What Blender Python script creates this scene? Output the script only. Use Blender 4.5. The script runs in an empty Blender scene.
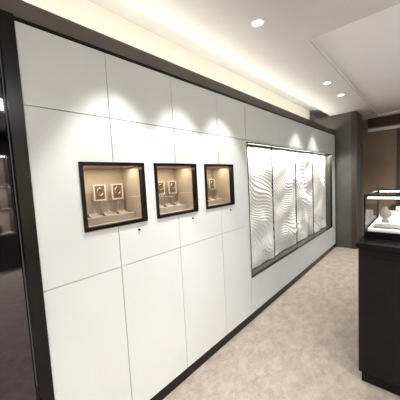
import bpy, bmesh, math, random
from mathutils import Vector, Matrix
random.seed(4)
sc=bpy.context.scene
sc.view_settings.view_transform='Standard'
COL=sc.collection
# ---------------- materials
def mat(name,col,rough=0.5,metal=0.0,emit=None,es=0.0,spec=0.5,coat=0):
    m=bpy.data.materials.new(name);m.use_nodes=True
    b=m.node_tree.nodes['Principled BSDF']
    b.inputs['Base Color'].default_value=(*col,1)
    b.inputs['Roughness'].default_value=rough
    b.inputs['Metallic'].default_value=metal
    b.inputs['Specular IOR Level'].default_value=spec
    b.inputs['Coat Weight'].default_value=coat
    if emit:
        b.inputs['Emission Color'].default_value=(*emit,1)
        b.inputs['Emission Strength'].default_value=es
    return m
def noisy(m,c1,c2,scale,detail=4):
    nt=m.node_tree;b=nt.nodes['Principled BSDF']
    tc=nt.nodes.new('ShaderNodeTexCoord')
    n=nt.nodes.new('ShaderNodeTexNoise');n.inputs['Scale'].default_value=scale;n.inputs['Detail'].default_value=detail
    r=nt.nodes.new('ShaderNodeValToRGB')
    r.color_ramp.elements[0].position=0.35;r.color_ramp.elements[0].color=(*c1,1)
    r.color_ramp.elements[1].position=0.65;r.color_ramp.elements[1].color=(*c2,1)
    nt.links.new(tc.outputs['Object'],n.inputs['Vector'])
    nt.links.new(n.outputs['Fac'],r.inputs['Fac']);nt.links.new(r.outputs['Color'],b.inputs['Base Color'])
    return m
M={}
M['white']=noisy(mat('panel_white',(.8,.8,.77),.45,spec=.3),(.70,.735,.725),(.72,.755,.745),3)
M['dark']=mat('shadow_gap_dark',(.05,.048,.045),.6)
M['black']=mat('black_frame',(.006,.005,.005),.25,spec=.3)
M['bronze']=noisy(mat('bronze_band',(.10,.085,.075),.5),(.095,.08,.068),(.115,.10,.085),4)
M['ceil']=noisy(mat('ceiling_shaded_tone',(.74,.73,.71),.8),(.60,.60,.60),(.63,.63,.63),2)  # lower ceiling's grey shade is put into its colour
M['field']=noisy(mat('raised_ceiling_lit_tone',(.8,.8,.8),.8),(.79,.80,.81),(.81,.82,.83),2)  # whiter than the slab: brightness of the lit area painted in
M['cove']=mat('cove_paint',(.88,.86,.80),.8)
M['gloss']=mat('black_glass',(.11,.105,.12),.03,metal=1)
M['pillar']=noisy(mat('pillar_laminate',(.09,.085,.08),.5),(.07,.066,.062),(.09,.084,.078),5)
M['wood']=noisy(mat('brown_wall',(.3,.2,.13),.6),(.23,.155,.10),(.29,.20,.13),2)
M['woodd']=mat('dark_wood',(.05,.03,.022),.4)
M['beige']=mat('niche_fabric',(.42,.355,.28),.7)
M['pad']=mat('taupe_pad',(.29,.245,.20),.7)
M['padd']=mat('dark_pad',(.14,.115,.095),.6)
M['ivory']=mat('ivory_frame',(.62,.56,.47),.5)
M['gold']=mat('gold',(.85,.6,.3),.2,1)
M['silver']=mat('silver',(.85,.85,.86),.2,1)
M['lamp']=mat('lamp_lens',(1,1,1),.5,emit=(1,.98,.94),es=14)
M['led']=mat('led_strip',(1,1,1),.5,emit=(1,.94,.82),es=24)
M['ledw']=mat('led_strip_white',(1,1,1),.5,emit=(.95,.98,1),es=7)
M['counter']=noisy(mat('counter_laminate',(.03,.028,.027),.4,spec=.2),(.009,.008,.009),(.012,.011,.012),6)
M['trim']=mat('white_trim',(.85,.85,.84),.4)
cm=mat('carpet',(.5,.42,.35),.95,spec=.05);nt=cm.node_tree;b=nt.nodes['Principled BSDF']
tc=nt.nodes.new('ShaderNodeTexCoord')
mp=nt.nodes.new('ShaderNodeMapping');mp.inputs['Scale'].default_value=(1,.6,1);mp.inputs['Rotation'].default_value=(0,0,.5)
n1=nt.nodes.new('ShaderNodeTexNoise');n1.inputs['Scale'].default_value=11;n1.inputs['Detail'].default_value=14;n1.inputs['Roughness'].default_value=.85
r1=nt.nodes.new('ShaderNodeValToRGB')
r1.color_ramp.elements[0].position=.34;r1.color_ramp.elements[0].color=(.27,.225,.19,1)
r1.color_ramp.elements[1].position=.66;r1.color_ramp.elements[1].color=(.49,.43,.38,1)
n2=nt.nodes.new('ShaderNodeTexNoise');n2.inputs['Scale'].default_value=120
bp=nt.nodes.new('ShaderNodeBump');bp.inputs['Strength'].default_value=1;bp.inputs['Distance'].default_value=.012
L=nt.links.new
L(tc.outputs['Object'],mp.inputs['Vector']);L(mp.outputs[0],n1.inputs['Vector']);L(n1.outputs['Fac'],r1.inputs['Fac']);L(r1.outputs[0],b.inputs['Base Color'])
L(tc.outputs['Object'],n2.inputs['Vector']);L(n2.outputs['Fac'],bp.inputs['Height']);L(bp.outputs[0],b.inputs['Normal'])
M['carpet']=cm
g=bpy.data.materials.new('thin_glass');g.use_nodes=True;nt=g.node_tree;nt.nodes.clear();L=nt.links.new
o=nt.nodes.new('ShaderNodeOutputMaterial');mx=nt.nodes.new('ShaderNodeMixShader');tr=nt.nodes.new('ShaderNodeBsdfTransparent')
gl=nt.nodes.new('ShaderNodeBsdfGlossy');gl.inputs['Roughness'].default_value=.02
lw_=nt.nodes.new('ShaderNodeLayerWeight');lw_.inputs['Blend'].default_value=.5
pw=nt.nodes.new('ShaderNodeMath');pw.operation='POWER';pw.inputs[1].default_value=4
ad=nt.nodes.new('ShaderNodeMath');ad.operation='MULTIPLY_ADD';ad.inputs[1].default_value=.6;ad.inputs[2].default_value=.04
L(lw_.outputs['Facing'],pw.inputs[0]);L(pw.outputs[0],ad.inputs[0]);L(ad.outputs[0],mx.inputs[0])
L(tr.outputs[0],mx.inputs[1]);L(gl.outputs[0],mx.inputs[2]);L(mx.outputs[0],o.inputs[0])
M['glass']=g
# ---------------- geometry helpers
def finish(name,bm,m,parent=None,smooth=False):
    me=bpy.data.meshes.new(name);bm.to_mesh(me);bm.free()
    ob=bpy.data.objects.new(name,me);COL.objects.link(ob)
    if m: me.materials.append(M[m] if isinstance(m,str) else m)
    if smooth:
        for p in me.polygons:p.use_smooth=True
    if parent: ob.parent=parent
    return ob
def addbox(bm,lo,hi):
    vs=[bm.verts.new((x,y,z)) for x in (lo[0],hi[0]) for y in (lo[1],hi[1]) for z in (lo[2],hi[2])]
    for f in ((0,1,3,2),(4,6,7,5),(0,4,5,1),(2,3,7,6),(0,2,6,4),(1,5,7,3)):
        bm.faces.new([vs[i] for i in f])
def box(name,lo,hi,m,parent=None,bev=0):
    bm=bmesh.new();addbox(bm,lo,hi)
    if bev: bmesh.ops.bevel(bm,geom=bm.edges[:],offset=bev,segments=2,affect='EDGES')
    bmesh.ops.recalc_face_normals(bm,faces=bm.faces[:])
    return finish(name,bm,m,parent)
def boxes(name,lst,m,parent=None):
    bm=bmesh.new()
    for lo,hi in lst: addbox(bm,lo,hi)
    bmesh.ops.recalc_face_normals(bm,faces=bm.faces[:])
    return finish(name,bm,m,parent)
def quads(name,lst,m,parent=None):
    bm=bmesh.new()
    for q in lst: bm.faces.new([bm.verts.new(p) for p in q])
    return finish(name,bm,m,parent)
def empty(name):
    e=bpy.data.objects.new(name,None);COL.objects.link(e);e.empty_display_size=.1;return e
def sub(rects,h):
    out=[]
    for (a,b,c,d) in rects:
        y0,y1,z0,z1=h
        if y1<=a or y0>=b or z1<=c or z0>=d: out.append((a,b,c,d));continue
        if y0>a: out.append((a,y0,c,d))
        if y1<b: out.append((y1,b,c,d))
        ya,yb=max(a,y0),min(b,y1)
        if z0>c: out.append((ya,yb,c,z0))
        if z1<d: out.append((ya,yb,z1,d))
    return out
def slab(name,rect,holes,x0,x1,m,parent=None):
    r=[rect]
    for h in holes:r=sub(r,h)
    return boxes(name,[((x0,a,c),(x1,b,d)) for a,b,c,d in r],m,parent)
CZ=2.8
# ---------------- room shell
box('floor',(-.9,-3.2,-.05),(5.2,8.2,0),'carpet')
WINS=[(.59,1.02),(1.105,1.54),(1.645,2.08)]
WZ=(1.34,1.735)
RY=(2.36,5.64);RZ=(.48,1.98)
holes=[(a+.012,b-.012,WZ[0]+.012,WZ[1]-.012) for a,b in WINS]+[(RY[0],RY[1],RZ[0],RZ[1])]
slab('wall_left',(.36,5.88,0,2.38),holes,-.03,-.016,'dark')
cols=[.36,.80,1.315,1.86,2.345]
rows=[.075,1.08,2.0,2.38]
G=.0022
pan=empty('wall_cladding')
i=0
for a,b in zip(cols[:-1],cols[1:]):
    for c,d in zip(rows[:-1],rows[1:]):
        i+=1
        slab('cladding_panel_%d'%i,(a+G,b-G,c+G,d-G),holes,-.016,0,'white',pan)
i+=1;slab('cladding_panel_%d'%i,(2.345+G,5.88,2.0+G,2.38-G),holes,-.016,0,'white',pan)
i+=1;slab('cladding_panel_%d'%i,(2.345+G,5.88,.075+G,2.0-G),holes,-.016,0,'white',pan)
box('baseboard_left',(-.03,.36,0),(.004,5.88,.075),'black')
box('trim_1',(-.03,.30,0),(.012,.357,2.40),'black')
box('trim_2',(-.05,.30,2.385),(.006,5.9,2.395),'black')
box('trim_3',(-.06,-3.2,2.405),(-.01,5.9,2.49),'bronze')
cv=empty('light_cove')
box('trough_floor',(-.5,-3.2,2.44),(-.065,5.9,2.46),'cove',cv)
box('back_panel',(-.52,-3.2,2.44),(-.5,5.9,3.0),'cove',cv)
box('led_strip',(-.14,-3.1,2.462),(-.11,5.85,2.475),'led',cv)
TX0,TX1,TY0,TY1=.62,3.8,2.45,6.95
UZ=2.85
boxes('ceiling',[((-.06,-3.2,CZ),(TX0,8.2,CZ+.03)),((TX1,-3.2,CZ),(5.2,8.2,CZ+.03)),((TX0,-3.2,CZ),(TX1,TY0,CZ+.03)),((TX0,TY1,CZ),(TX1,8.2,CZ+.03)),
 ((-.6,-3.2,3.0),(-.0,8.2,3.03)),((-.08,-3.2,CZ),(-.06,8.2,3.0))],'ceil')
boxes('ceiling_raised_field',[((TX0-.02,TY0-.02,UZ),(TX1+.02,TY1+.02,UZ+.03)),
 ((TX0-.02,TY0-.02,CZ+.03),(TX0,TY1+.02,UZ)),((TX1,TY0-.02,CZ+.03),(TX1+.02,TY1+.02,UZ)),
 ((TX0,TY0-.02,CZ+.03),(TX1,TY0,UZ)),((TX0,TY1,CZ+.03),(TX1,TY1+.02,UZ))],'field')
lw=empty('wardrobe_black_glass')
for k,(a,b) in enumerate(((.0,.297),(-.9,-.005),(-1.8,-.905),(-3.2,-1.805))):
    box('door_panel_%d'%k,(-.06,a,.09),(-.035,b,2.40),'gloss',lw)
box('carcass',(-.10,-3.2,0),(-.062,.297,2.40),'dark',lw)
box('kick',(-.062,-3.2,0),(-.04,.297,.085),'black',lw)
# far part
box('wall_far',(-.6,7.1,0),(5.2,7.2,CZ),'wood')
box('trim_4',(.42,7.05,2.60),(5.2,7.098,CZ),'woodd')
box('trim_5',(.42,7.03,2.5),(5.2,7.098,2.56),'trim')
box('trim_7',(.95,7.06,0),(1.02,7.098,2.5),'woodd')
box('pillar',(-.5,5.91,0),(.40,6.5,CZ),'pillar',None,.004)
box('trim_6',(.30,5.895,0),(.385,5.908,CZ),'woodd')
box('wall_right',(5.1,-3.2,0),(5.2,7.1,CZ),'pillar')
box('wall_back',(-.6,-3.3,0),(5.2,-3.2,CZ),'pillar')
# ---------------- display windows
def frame(name,y0,y1,z0,z1,t,x0,x1,m,parent):
    return boxes(name,[((x0,y0,z0),(x1,y1,z0+t)),((x0,y0,z1-t),(x1,y1,z1)),((x0,y0,z0+t),(x1,y0+t,z1-t)),((x0,y1-t,z0+t),(x1,y1,z1-t))],m,parent)
def light(name,typ,loc,rot,energy,col,parent=None,**kw):
    l=bpy.data.lights.new(name,typ);l.energy=energy;l.color=col
    for k,v in kw.items(): setattr(l,k,v)
    o=bpy.data.objects.new(name,l);COL.objects.link(o);o.location=loc;o.rotation_euler=rot
    if parent:o.parent=parent
    return o
def torus(bm,c,R,r,sx=1,sz=1,tilt=0,n=28,k=6):
    rings=[]
    for i in range(n):
        a=2*math.pi*i/n;ring=[]
        for j in range(k):
            b=2*math.pi*j/k;rr=R+r*math.cos(b)
            ring.append(bm.verts.new((c[0]+r*math.sin(b)+tilt*rr*math.sin(a),c[1]+sx*rr*math.cos(a),c[2]+sz*rr*math.sin(a))))
        rings.append(ring)
    for i in range(n):
        for j in range(k):
            bm.faces.new((rings[i][j],rings[(i+1)%n][j],rings[(i+1)%n][(j+1)%k],rings[i][(j+1)%k]))
for wi,(a,b) in enumerate(WINS):
    e=empty('jewelry_display_window')
    frame('frame_outer',a,b,WZ[0],WZ[1],.021,-.03,.010,'black',e)
    ia,ib,ic,id_=a+.02,b-.02,WZ[0]+.02,WZ[1]-.02
    X0=-.25
    boxes('niche_shell',[((X0-.01,ia-.01,ic-.01),(X0,ib+.01,id_+.01)),((X0,ia-.01,ic-.01),(-.031,ia,id_+.01)),((X0,ib,ic-.01),(-.031,ib+.01,id_+.01)),
      ((X0,ia,ic-.01),(-.031,ib,ic)),((X0,ia,id_),(-.031,ib,id_+.01))],'beige',e)
    x=-.012;quads('glass_pane',[((x,ia+.002,ic+.002),(x,ib-.002,ic+.002),(x,ib-.002,id_-.002),(x,ia+.002,id_-.002))],'glass',e)
    box('plinth',(X0+.002,ia+.02,ic+.001),(-.07,ib-.02,ic+.04),'pad',e,.003)
    w=ib-ia
    for s,cy in enumerate((ia+w*.47,ia+w*.80)):
        zc=ic+.19;hw=.043;hh=.054;xx=X0+.05
        frame('easel_frame_%d'%s,cy-hw,cy+hw,zc-hh,zc+hh,.008,xx,xx+.012,'ivory',e)
        box('easel_pad_%d'%s,(xx+.001,cy-hw+.009,zc-hh+.009),(xx+.006,cy+hw-.009,zc+hh-.009),'padd',e)
        box('easel_stem_%d'%s,(xx+.002,cy-.006,ic+.041),(xx+.01,cy+.006,zc-hh-.001),'pad',e)
        bm=bmesh.new();torus(bm,(xx+.012,cy,zc+.006),.02,.003,1,1.2);finish('necklace_%d'%s,bm,'gold',e,True)
    for s in range(3):
        cy=ia+w*(.25+.25*s)
        bm=bmesh.new()
        p=[(-.14,0.042),(-.09,0.042),(-.14,.064)]
        v=[bm.verts.new((x,cy+q,ic+z)) for q in (-.03,.03) for x,z in p]
        for f in ((0,1,2),(3,5,4),(0,3,4,1),(1,4,5,2),(2,5,3,0)): bm.faces.new([v[t] for t in f])
        bmesh.ops.recalc_face_normals(bm,faces=bm.faces[:]);finish('ring_pad_%d'%s,bm,'pad',e)
        bm=bmesh.new();torus(bm,(-.11,cy,ic+.068),.009,.0016);finish('ring_%d'%s,bm,'silver',e,True)
    light('niche_lamp','AREA',(-.10,(ia+ib)/2,id_-.006),(0,0,0),1.3,(1,.86,.66),e,shape='RECTANGLE',size=.08,size_y=ib-ia-.04)
    bm=bmesh.new();bmesh.ops.create_cone(bm,cap_ends=True,segments=20,radius1=.008,radius2=.007,depth=.008,matrix=Matrix.Translation((.004,b-.07,WZ[0]-.05))@Matrix.Rotation(math.pi/2,4,'Y'))
    finish('lock',bm,'black',e)
# ---------------- wavy screen
M['wave']=mat('wave_relief',(.86,.865,.83),.6,spec=.3)
import mathutils.noise as mn
e=empty('wave_relief_screen')
box('back_board',(-.30,RY[0]-.01,RZ[0]-.02),(-.29,RY[1]+.01,RZ[1]+.02),'dark',e)
boxes('recess_lining',[((-.29,RY[0]-.015,RZ[0]-.015),(-.031,RY[0],RZ[1]+.015)),((-.29,RY[1],RZ[0]-.015),(-.031,RY[1]+.015,RZ[1]+.015)),
  ((-.29,RY[0],RZ[0]-.015),(-.031,RY[1],RZ[0])),((-.29,RY[0],RZ[1]),(-.031,RY[1],RZ[1]+.015))],'dark',e)
frame('opening_frame',RY[0],RY[1],RZ[0],RZ[1],.011,-.031,.004,'black',e)
PX=-.12
w=(RY[1]-RY[0])/4
for k in range(4):
    y0=RY[0]+k*w+.005;y1=RY[0]+(k+1)*w-.005;z0=RZ[0]+.013;z1=RZ[1]-.013
    bm=bmesh.new();NY,NZ=140,480;grid=[]
    for iz in range(NZ+1):
        row=[]
        for iy in range(NY+1):
            y=y0+(y1-y0)*iy/NY;z=z0+(z1-z0)*iz/NZ
            f=mn.noise(Vector((y*1.5,z*1.8,3.1)))*3.4+mn.noise(Vector((y*3.2,z*2.8,8.)))*1.1
            amp=.6+.4*mn.noise(Vector((y*2.5,z*2.5,5.)))
            ed=min(1,(y-y0)/.05,(y1-y)/.05)
            h=.0058*amp*math.sin(2*math.pi*(z*22+f*1.9+y*9))+(.2+.8*ed)*.038*mn.noise(Vector((y*3.4+z*1.8,z*3.2-y*1.2,1.)))
            row.append(bm.verts.new((PX+h,y,z)))
        grid.append(row)
    for iz in range(NZ):
        for iy in range(NY):
            bm.faces.new((grid[iz][iy],grid[iz][iy+1],grid[iz+1][iy+1],grid[iz+1][iy]))
    finish('relief_panel_%d'%k,bm,'wave',e,True)
boxes('mullions',[((PX-.03,RY[0]+k*w-.003,RZ[0]),(PX+.012,RY[0]+k*w+.003,RZ[1])) for k in (1,2,3)],'black',e)
light('screen_lamp','AREA',(-.042,(RY[0]+RY[1])/2,RZ[1]-.018),(0,math.radians(-4),0),40,(1,.96,.86),e,shape='RECTANGLE',size=.025,size_y=RY[1]-RY[0]-.1)
# ---------------- downlights
def downlight(x,y,en=30,aim=None,ang=70,blend=.35,z=CZ):
    e=empty('recessed_downlight')
    bm=bmesh.new()
    n=32;rs=[(.036,z-.001),(.039,z-.005),(.050,z-.006),(.054,z-.001)]
    rr=[[bm.verts.new((x+q*math.cos(2*math.pi*i/n),y+q*math.sin(2*math.pi*i/n),h)) for i in range(n)] for q,h in rs]
    for p in range(3):
        for i in range(n): bm.faces.new((rr[p][i],rr[p][(i+1)%n],rr[p+1][(i+1)%n],rr[p+1][i]))
    finish('bezel',bm,'trim',e,True)
    bm=bmesh.new();bmesh.ops.create_circle(bm,cap_ends=True,segments=32,radius=.037,matrix=Matrix.Translation((x,y,z-.002)));finish('lens',bm,'lamp',e)
    d=Vector(aim)-Vector((x,y,z)) if aim else Vector((0,0,-1))
    light('spot','SPOT',(x,y,z-.02),d.to_track_quat('-Z','Y').to_euler(),en,(1,.975,.94),e,spot_size=math.radians(ang),spot_blend=blend,shadow_soft_size=.02)
for y in (.83,1.36,1.88): downlight(.43,y,88,(.10,y,.6),55,.5)
for y in (3.75,4.5): downlight(.43,y,55,(.10,y,.8),60,.5)
for y in (-1.6,-.5): downlight(.42,y,40,None,80)
for x,y in ((1.5,-.9),(2.8,-.9),(2.8,.9),(1.5,1.2),(1.5,-2.4),(2.8,-2.4),(4.1,.8)):  # out-of-view downlights added for general room light
    downlight(x,y,58,None,100,.6)
for x,y in ((2.6,3.0),(2.6,4.6),(1.2,5.4),(2.0,6.3)): downlight(x,y,70,None,110,.6,UZ)  # unseen downlights added to light the counter area and far wall
for x,y in ((2.9,-1.7),(2.9,.4)):
    e=empty('added_fill_panel')  # added fill panel, out of view, brightens the room and wall
    frame_l=[((x-.32,y-.62,CZ-.02),(x-.3,y+.62,CZ-.001)),((x+.3,y-.62,CZ-.02),(x+.32,y+.62,CZ-.001)),((x-.3,y-.62,CZ-.02),(x+.3,y-.6,CZ-.001)),((x-.3,y+.6,CZ-.02),(x+.3,y+.62,CZ-.001))]
    boxes('rim',frame_l,'trim',e)
    light('fill_light','AREA',(x,y,CZ-.012),(0,0,0),56,(.97,.98,1),e,shape='RECTANGLE',size=.6,size_y=1.2)
e=empty('added_uplight')  # unseen uplight with its housing, added to brighten the raised ceiling
box('housing',(2.7,2.7,2.50),(2.8,4.7,2.54),'trim',e)
boxes('suspension',[((2.745,2.9,2.54),(2.75,2.905,UZ)),((2.745,4.5,2.54),(2.75,4.505,UZ))],'silver',e)
light('uplight','AREA',(2.75,3.7,2.55),(math.pi,0,0),75,(.97,.98,1),e,shape='RECTANGLE',size=.08,size_y=1.9)
e=empty('added_reflection_showcase')  # unseen lit shelves added as bright content for the black glass reflections
box('back_panel',(5.06,-.4,.7),(5.08,2.9,2.3),'beige',e)
boxes('carcass',[((4.7,-.42,0),(5.09,2.92,.7)),((4.7,-.42,2.3),(5.09,2.92,2.5)),((4.7,-.42,.7),(5.09,-.38,2.3)),((4.7,2.88,.7),(5.09,2.92,2.3)),((4.7,1.2,.7),(5.06,1.24,2.3))],'dark',e)
boxes('shelves',[((4.75,-.38,z),(5.06,2.88,z+.02)) for z in (.71,1.2,1.7)],'ivory',e)
for z in (1.18,1.68,2.28): light('reflection_lamp','AREA',(4.85,1.25,z),(0,0,0),55,(1,.92,.80),e,shape='RECTANGLE',size=.05,size_y=3.1)  # added lamps that make the shelves bright enough to reflect
boxes('boxes_on_shelf',[((4.85,-.2+q*.36,z),(4.97,-.2+q*.36+.15,z+.16)) for z in (.732,1.222,1.722) for q in range(8) if q!=4],'padd',e)
# ---------------- counter with glass case
cx,cy=1.06,2.06
e=empty('display_counter')
box('plinth',(cx+.02,cy+.06,0),(2.5,4.6,.09),'black',e)
box('body',(cx+.005,cy+.03,.09),(2.53,4.63,1.05),'counter',e,.003)
box('top',(cx-.005,cy,1.05),(2.56,4.66,1.085),'black',e,.004)
box('inset_front',(cx+.10,cy+.022,.16),(2.43,cy+.03,.98),'counter',e)
gx0,gx1,gy0,gy1,gz0,gz1=1.075,2.2,2.26,3.0,1.086,1.415
e=empty('glass_jewelry_case')
box('base',(gx0,gy0,gz0),(gx1,gy1,gz0+.05),'black',e,.003)
t=.009
P=[]
for x in (gx0,gx1-t):
    for y in (gy0,gy1-t): P.append(((x,y,gz0+.05),(x+t,y+t,gz1)))
for y in (gy0,gy1-t): P.append(((gx0+t,y,gz1-.012),(gx1-t,y+t,gz1)))
for x in (gx0,gx1-t): P.append(((x,gy0+t,gz1-.012),(x+t,gy1-t,gz1)))
boxes('metal_frame',P,'black',e)
A=(gx0+t,gx1-t,gy0+t,gy1-t,gz0+.052,gz1-.013)
y_=gy0+.005;x_=gx0+.005;z_=gz1-.005
quads('glass_sides',[((A[0],y_,A[4]),(A[1],y_,A[4]),(A[1],y_,A[5]),(A[0],y_,A[5])),((x_,A[2],A[4]),(x_,A[3],A[4]),(x_,A[3],A[5]),(x_,A[2],A[5])),((A[0],A[2],z_),(A[1],A[2],z_),(A[1],A[3],z_),(A[0],A[3],z_))],'glass',e)
box('deck',(gx0+.02,gy0+.02,gz0+.051),(gx1-.02,gy1-.02,gz0+.07),'trim',e)
boxes('led_bars',[((gx0+.02,gy0+.014,gz1-.026),(gx1-.02,gy0+.026,gz1-.014)),((gx0+.02,gy1-.026,gz1-.026),(gx1-.02,gy1-.014,gz1-.014))],'ledw',e)
light('case_lamp','AREA',(1.65,gy0+.06,gz1-.03),(math.radians(20),0,0),8,(.80,.92,1),e,shape='RECTANGLE',size=1.0,size_y=.02)
box('riser',(gx0+.04,gy1-.26,gz0+.0705),(gx1-.04,gy1-.04,gz0+.13),'trim',e,.003)
for s in range(4):
    x=gx0+.05+s*.26
    box('tray_%d'%s,(x,gy0+.05,gz0+.071),(x+.2,gy0+.20,gz0+.085),'padd',e,.004)
    for q in range(3):
        bm=bmesh.new();torus(bm,(x+.05+.05*q,gy0+.12,gz0+.1),.014,.003);finish('ring_%d_%d'%(s,q),bm,'silver',e,True)
    bm=bmesh.new();prof=[(.030,0),(.034,.01),(.014,.03),(.040,.06),(.045,.085),(.02,.115),(.016,.135)]
    n=20;rr=[[bm.verts.new((x+.05+q*math.cos(2*math.pi*i/n),gy0+.34+.6*q*math.sin(2*math.pi*i/n),gz0+.071+h)) for i in range(n)] for q,h in prof]
    for p in range(len(prof)-1):
        for i in range(n): bm.faces.new((rr[p][i],rr[p][(i+1)%n],rr[p+1][(i+1)%n],rr[p+1][i]))
    bm.faces.new(rr[-1]);finish('bust_%d'%s,bm,'ivory' if s%2 else 'padd',e,True)
    bm=bmesh.new();bmesh.ops.create_cone(bm,cap_ends=True,segments=24,radius1=.03,radius2=.026,depth=.05,matrix=Matrix.Translation((x+.13,gy1-.15,gz0+.156)))
    finish('bangle_cushion_%d'%s,bm,'ivory',e,True)
# ---------------- world / camera
w_=bpy.data.worlds.new('World');sc.world=w_;w_.use_nodes=True
w_.node_tree.nodes['Background'].inputs[0].default_value=(.9,.93,1,1);w_.node_tree.nodes['Background'].inputs[1].default_value=.1
cam=bpy.data.cameras.new('camera');co=bpy.data.objects.new('camera',cam);COL.objects.link(co)
cam.sensor_width=36;cam.lens=22.5;cam.clip_start=.02
R=Matrix(((.7441,-.0143,.6679),(.666,.0947,-.7399),(-.053,.9954,.0803)))
co.rotation_euler=R.to_quaternion().to_euler();co.location=(1.42,0,1.6)
sc.camera=co
